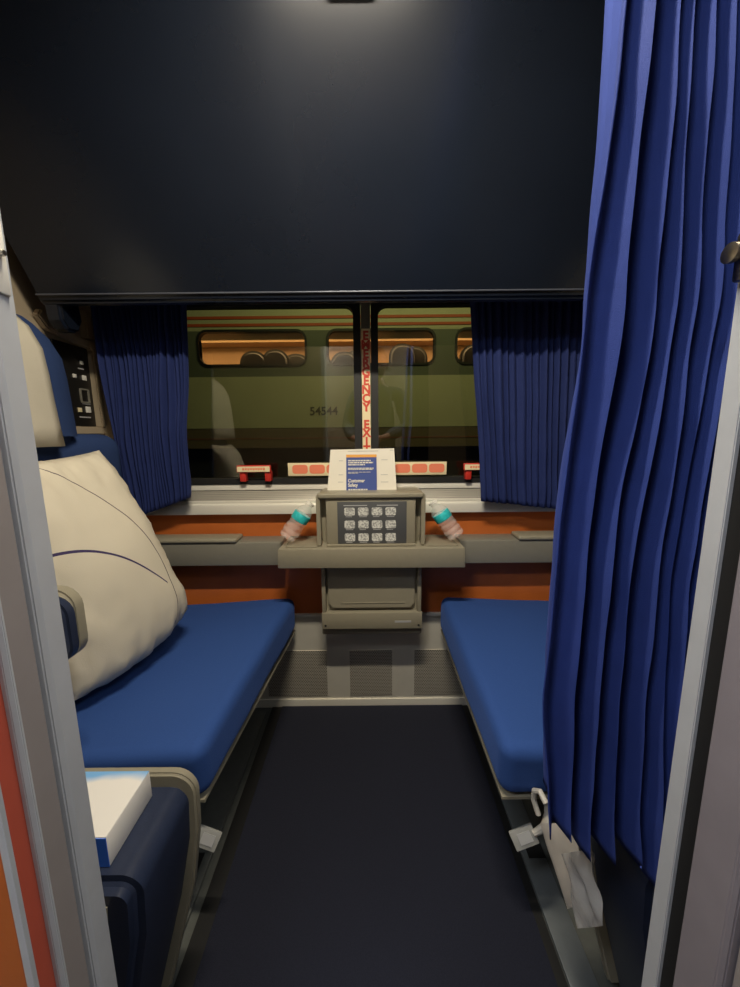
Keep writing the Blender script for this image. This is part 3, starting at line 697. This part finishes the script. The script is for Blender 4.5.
# ------------------------------------------------------------------ straps, tags, bags by the seats
def strap(sg, lab, tagc, rot):
    e = empty('seat_release_strap', (tagc[0], tagc[1], tagc[2]), lab, 'strap')
    x, y, z = tagc
    tube_pts = [(x+sg*.055, y+.020, z+.075), (x+sg*.050, y+.004, z+.05), (x+sg*.040, y-.004, z+.028), (x+sg*.018, y-.004, z+.014)]
    obj('strap', tube(B(), tube_pts, [.007, .008, .009, .006], 8), M['strap'], e)
    b = B(); box(b, -.026, .026, -.004, .004, -.018, .018, bev=.002)
    Rm = Matrix.Rotation(math.radians(rot), 4, 'Y') @ Matrix.Rotation(math.radians(-28), 4, 'X')
    bmesh.ops.transform(b, matrix=Matrix.Translation(tagc) @ Rm, verts=b.verts[:])
    t_ = obj('clear_tag', b, M['tagplastic'], e)
    b = B(); box(b, -.012, .016, -.0052, -.0042, -.010, .010)
    bmesh.ops.transform(b, matrix=Matrix.Translation(tagc) @ Rm, verts=b.verts[:]); obj('paper_insert', b, M['greyink'], t_)
    return e
strap(-1, 'white strap with a clear plastic tag hanging below the left seat cushion', (-.357, .672, .245), 25)
strap(1, 'white strap with a clear plastic tag hanging below the right seat cushion', (.322, .668, .245), -25)
# white paper bag hanging by the right armrest
def sack(P, th, m, nm, par, seed, am):
    b = B(); n = 14; A_, B_, C_, D_ = [Vector(p) for p in P]; nrm = (B_-A_).cross(D_-A_).normalized()
    if nrm.x > 0: nrm = -nrm
    F, K = {}, {}
    for i in range(n+1):
        for j in range(n+1):
            u, v = i/n, j/n; p = (A_*(1-u)+B_*u)*(1-v) + (D_*(1-u)+C_*u)*v
            t = ((1-(2*u-1)**6)*(1-(2*v-1)**6))**.5; w_ = noise.noise(p*28+Vector((seed, 0, 0)))*am
            F[i,j] = b.verts.new(p + nrm*(t*th*.3 + w_)); K[i,j] = b.verts.new(p - nrm*(t*th) + nrm*w_) if 0 < i < n and 0 < j < n else F[i,j]
    for i in range(n):
        for j in range(n):
            b.faces.new([F[i,j],F[i+1,j],F[i+1,j+1],F[i,j+1]])
            q = [K[i,j],K[i,j+1],K[i+1,j+1],K[i+1,j]]
            if set(q) != {F[i,j],F[i+1,j],F[i+1,j+1],F[i,j+1]}: b.faces.new(q)
    return obj(nm, b, m, par, 60)
wb = empty('paper_bag', (.335, .56, .2), 'white folded paper bag hanging below the near corner of the right seat', 'bag')
sack([(.330,.622,.335),(.334,.520,.462),(.334,.478,.365),(.334,.520,.285)], .012, M['bag'], 'bag_body', wb, 1, .0015)
obj('bag_handle', tube(B(), [(.335,.64,.335),(.328,.650,.36),(.326,.645,.385),(.330,.630,.40),(.335,.615,.39)], .0055, 8), M['strap'], wb)
pb = sack([(.318,.520,.400),(.318,.455,.495),(.318,.415,.420),(.320,.470,.325)], .006, M['film'], 'plastic_bag', None, 7, .012)
tag(pb, 'crumpled clear plastic bag tucked under the hem of the long door curtain', 'bag')

# ------------------------------------------------------------------ the train on the next track
YT = 4.2
tr = empty('passenger_train', (0, YT, .2), 'passenger train car on the next track with orange lit windows and number 54544', 'train')
WIN = [(-4.20,-3.06),(-2.96,-1.92+.0)] ; WIN = [(-1.817+k*1.385, -.686+k*1.385) for k in range(-2, 4)]
tm = lambda n, c, r=.5: mat(n, c, r, noise_s=3, noise_a=.12)
cream = tm('train_cream_paint', (.42,.42,.30)); band = tm('train_grey_band', (.11,.125,.10)); brown = tm('train_brown_skirt', (.13,.10,.065)); tred = tm('train_red_line', (.45,.08,.03)); dark = tm('train_underframe', (.012,.012,.012))
x0, x1 = -6.0, 6.0
obj('letterboard', prof(B(), [(YT,2.195),(YT,2.45),(YT+.08,2.62),(YT+.40,2.85),(YT+.40,2.195)], x0, x1), cream, tr)
b = B()
for z in (2.238, 2.312): box(b, x0, x1, YT-.008, YT+.01, z, z+.028)
obj('stripe', b, tred, tr)
b = B(); box(b, x0, x1, YT, YT+.06, 1.720, 1.853); box(b, x0, x1, YT, YT+.06, 2.181, 2.195)
xs = [x0] + [v for w_ in WIN for v in w_] + [x1]
for i in range(0, len(xs), 2): box(b, xs[i], xs[i+1], YT, YT+.06, 1.853, 2.181)
obj('window_band', b, band, tr)
for w0, w1 in WIN:
    cx, W_ = (w0+w1)/2, w1-w0
    b = ring(B(), rr(cx, 2.017, W_+.05, .380, .11), rr(cx, 2.017, W_, .330, .085), YT-.015, YT+.05)
    f = obj('window_frame', b, dark, tr)
    b = ring(B(), rr(cx, 2.017, W_-.02, .338, .075), rr(cx, 2.017, W_-.30, .06, .028), YT+.051, YT+.055) if False else None
obj('cream_panel', bx(x0, x1, YT-.01, YT+.06, 1.171, 1.720), cream, tr)
obj('lower_band', bx(x0, x1, YT-.004, YT+.06, .951, 1.171), brown, tr)
obj('thin_red_line', bx(x0, x1, YT-.010, YT, 1.050, 1.062), mat('train_dim_red', (.20,.07,.04), .6), tr)
obj('underframe', bx(x0, x1, YT+.12, YT+.5, .25, .951), dark, tr)
obj('car_floor', bx(x0, x1, YT+.06, YT+2.0, 1.20, 1.28), dark, tr)
obj('car_ceiling', bx(x0, x1, YT+.06, YT+2.0, 2.45, 2.50), mat('train_ceiling', (.7,.5,.3), .6), tr)
obj('car_far_wall', bx(x0, x1, YT+1.25, YT+1.3, 1.28, 2.45), mat('train_interior_wall', (.55,.34,.19), .6, noise_s=1.5, noise_a=.25), tr)
obj('luggage_rack', bx(x0, x1, YT+.95, YT+1.24, 2.30, 2.33), mat('train_rack', (.75,.5,.28), .4), tr)
rnd = random.Random(4)
for x in (-1.42,-1.15,-.30,.42,1.30,-2.6,2.0,2.9,-3.4):
    for dx in (0, .46 if x < -1 else .3):
        o_ = obj('car_seat', prof(B(), rr(x+dx*.5, 1.80+rnd.uniform(-.04,.06), .34, .66, .15, 6), YT+.55+dx*.3, YT+.70+dx*.3, 'y', bev=.04, seg=3), dark, tr)
text('car_number', '54544', .125, (-.50, YT-.014, 1.345), mat('number_ink', (.06,.06,.045), .6), tr, bold=.002, ext=.002)
gr = struct('ground', bx(-8, 8, 1.6, 8, .10, .2), mat('ballast', (.03,.03,.028), .9, noise_s=30, noise_a=.5, bump=.6, bump_s=40))

# ------------------------------------------------------------------ the person taking the picture, seen mirrored in the window
def skin(name, pts, edges, m, parent, sub=2, root=0, flat=None):
    me = bpy.data.meshes.new(name); base = wloc(parent)
    me.from_pydata([tuple(Vector(p[0])-base) for p in pts], edges, []); o = bpy.data.objects.new(name, me); COL.objects.link(o); o.parent = parent
    md = o.modifiers.new('skin', 'SKIN'); md.use_smooth_shade = True; md.branch_smoothing = .3
    for i, p in enumerate(pts):
        r = p[1] if isinstance(p[1], tuple) else (p[1], p[1]); me.skin_vertices[0].data[i].radius = r
    me.skin_vertices[0].data[root].use_root = True
    me.materials.append(m)
    sd = o.modifiers.new('sub', 'SUBSURF'); sd.levels = sd.render_levels = sub
    dg = bpy.context.evaluated_depsgraph_get(); me2 = bpy.data.meshes.new_from_object(o.evaluated_get(dg))
    o.modifiers.clear(); o.data = me2; me2.name = name
    if not me2.materials: me2.materials.append(m)
    return o
PX, PY = .07, -.33
pe = empty('person', (PX, PY, 0), 'person in a dark grey jacket holding a phone, mirrored in the window glass', 'person')
skinm = mat('person_skin', (.52, .27, .19), .5, noise_s=20, noise_a=.06)
jacket = mat('dark_grey_jacket', (.055, .065, .075), .8, noise_s=30, noise_a=.2, bump=.4, bump_s=60)
jeans = mat('dark_jeans', (.02, .028, .05), .85, noise_s=200, noise_a=.2)
hairm = mat('dark_hair', (.02, .014, .010), .6, noise_s=150, noise_a=.4)
shoe = mat('black_shoe', (.012, .012, .013), .5)
def P_(x, y, z): return (PX+x, PY+y, z)
HX = .046
body = [(P_(0,0,.93),(.118,.085)), (P_(0,.0,1.10),(.125,.09)), (P_(0,.01,1.28),(.145,.10)), (P_(0,.0,1.42),(.10,.07)), (P_(0,.005,1.50),.052), (P_(0,.012,1.555),.050),
        (P_(.17,0,1.42),.055), (P_(.245,.04,1.15),.042), (P_(.06,.24,1.075),.028), (P_(-.17,0,1.42),.055), (P_(-.245,.04,1.15),.042), (P_(-.19,.235,1.06),.028),
        (P_(.09,0,.86),.085), (P_(.10,.02,.49),.058), (P_(.10,-.01,.10),.040), (P_(-.09,0,.86),.085), (P_(-.10,.02,.49),.058), (P_(-.10,-.01,.10),.040)]
ed = [(0,1),(1,2),(2,3),(3,4),(4,5),(3,6),(6,7),(7,8),(3,9),(9,10),(10,11),(0,12),(12,13),(13,14),(0,15),(15,16),(16,17)]
# jacket and trousers follow the body
jk = [(p, tuple(c+.014 for c in (r if isinstance(r, tuple) else (r, r)))) for p, r in body[:12]]
jk[0] = (P_(0,0,.80), (.170,.130)); jk[1] = (P_(0,0,1.08), (.150,.112)); jk[4] = (P_(0,.0,1.475), (.068,.068)); jk[5] = (P_(0,.005,1.50), (.062,.062))
skin('jacket', jk, ed[:11], jacket, pe)
tr_ = [(P_(0,0,1.02), (.135,.105)), body[12], body[13], body[14], body[15], body[16], body[17]]
tr_ = [(p, tuple(c+.012 for c in (r if isinstance(r, tuple) else (r, r)))) for p, r in tr_]
tr_.append((P_(0,0,.90), (.135,.105)))
skin('trousers', tr_, [(0,7),(7,1),(1,2),(2,3),(7,4),(4,5),(5,6)], jeans, pe)
for sx in (-.10, .10):
    b = round_box([P_(sx-.045,-.07,.005), P_(sx+.045,-.07,.005), P_(sx+.045,.20,.005), P_(sx-.045,.20,.005), P_(sx-.042,-.07,.10), P_(sx+.042,-.07,.10), P_(sx+.040,.19,.055), P_(sx-.040,.19,.055)], .03, 0, 1); obj('shoe', b, shoe, pe, 80)
# head: ellipsoid shaped towards a chin, with face
def head():
    b = B(); bmesh.ops.create_uvsphere(b, u_segments=32, v_segments=24, radius=1)
    for v in b.verts:
        x, y, z = v.co; w_ = .074*(1 - .22*max(0, -z)**1.3); dpt = .094*(1 - .12*max(0, -z))
        f = max(0, y)
        px, py, pz = x*w_, y*dpt + (.012*max(0, -z)*f), z*.118
        if y > 0:
            nose = math.exp(-((x/.17)**2)) * math.exp(-(((z+.18)/.20)**2)); py += .022*nose*f
            for ex in (-.42, .42): py -= .009*math.exp(-(((x-ex)/.22)**2+((z-.05)/.16)**2))
            py += .004*math.exp(-((x/.35)**2+((z+.52)/.09)**2)); py += .007*math.exp(-((x/.4)**2+((z+.88)/.15)**2))
        v.co = (px, py, pz)
    return b
def place(b, loc, rx=0):
    bmesh.ops.transform(b, matrix=Matrix.Translation(loc) @ Matrix.Rotation(math.radians(rx), 4, 'X'), verts=b.verts[:]); return b
HC = P_(0, .035, 1.635); HR_ = -14
obj('head', place(head(), HC, HR_), skinm, pe, 80)
for sx in (-1, 1):
    b = B(); bmesh.ops.create_uvsphere(b, u_segments=10, v_segments=8, radius=1)
    for v in b.verts: v.co = (v.co.x*.010+sx*.074, v.co.y*.018-.005, v.co.z*.030-.008)
    obj('ear', place(b, HC, HR_), skinm, pe, 80)
    b = B(); bmesh.ops.create_uvsphere(b, u_segments=12, v_segments=8, radius=.0110)
    for v in b.verts: v.co += Vector((sx*.031, .0725, .006))
    obj('eye', place(b, HC, HR_), M['white'], pe, 80)
    b = B(); bmesh.ops.create_uvsphere(b, u_segments=10, v_segments=6, radius=.0052)
    for v in b.verts: v.co += Vector((sx*.031, .0800, .004))
    obj('iris', place(b, HC, HR_), M['black'], pe, 80)
b = B(); box(b, -.022, .022, .080, .0885, -.066, -.058, bev=.003); obj('mouth', place(b, HC, HR_), mat('lips', (.40,.14,.12), .5), pe, 80)
b = head()
for v in b.verts: v.co = Vector((v.co.x*1.14, v.co.y*1.12, v.co.z*1.04)) + Vector((0, -.008, .008)) + v.normal*noise.noise(v.co*40)*.003
bmesh.ops.delete(b, geom=[v for v in b.verts if v.co.y > .030+max(0, v.co.z-.03)*.75 and v.co.z < .085 or v.co.z < -.045], context='VERTS')
h_ = obj('hair', place(b, HC, HR_), hairm, pe, 80)
# hands: palm and five bent fingers, closed on the edges of the phone; one continuous body
for sx, wi in ((1, 8), (-1, 11)):
    def Q(x, y, z): return (sx*x, y, z)
    n0 = len(body)
    body += [(Q(.070,-.068,1.055), (.027,.017)), (Q(.063,-.048,1.045), (.032,.015))]
    ed += [(wi, n0), (n0, n0+1)]
    for k, (z, L_) in enumerate(((1.070,.95),(1.051,1.05),(1.032,1.0),(1.014,.8))):
        i0 = len(body)
        body += [(Q(.060,-.034,z), .0095), (Q(.056,-.021,z+.001), .0085), (Q(.050-.004*L_,-.0095,z+.002), .0078), (Q(.050-.014*L_,-.0090,z+.002), .0065)]
        ed += [(n0+1,i0),(i0,i0+1),(i0+1,i0+2),(i0+2,i0+3)]
    i0 = len(body); body += [(Q(.050,-.050,1.070), .011), (Q(.034,-.038,1.078), .0095), (Q(.016,-.035,1.080), .008)]
    ed += [(n0,i0),(i0,i0+1),(i0+1,i0+2)]
skin('body', body, ed, skinm, pe)
ph = empty('phone', (0, -.018, .99), 'black phone held upright in both hands in the reflection', 'phone')
obj('case', prof(B(), rr(0, 1.045, .074, .130, .012), -.0255, -.0165, 'y', bev=.002), M['black'], ph)
obj('camera_bump', prof(B(), rr(.014, 1.094, .030, .026, .006), -.0165, -.0140, 'y', bev=.001), M['panelblack'], ph)
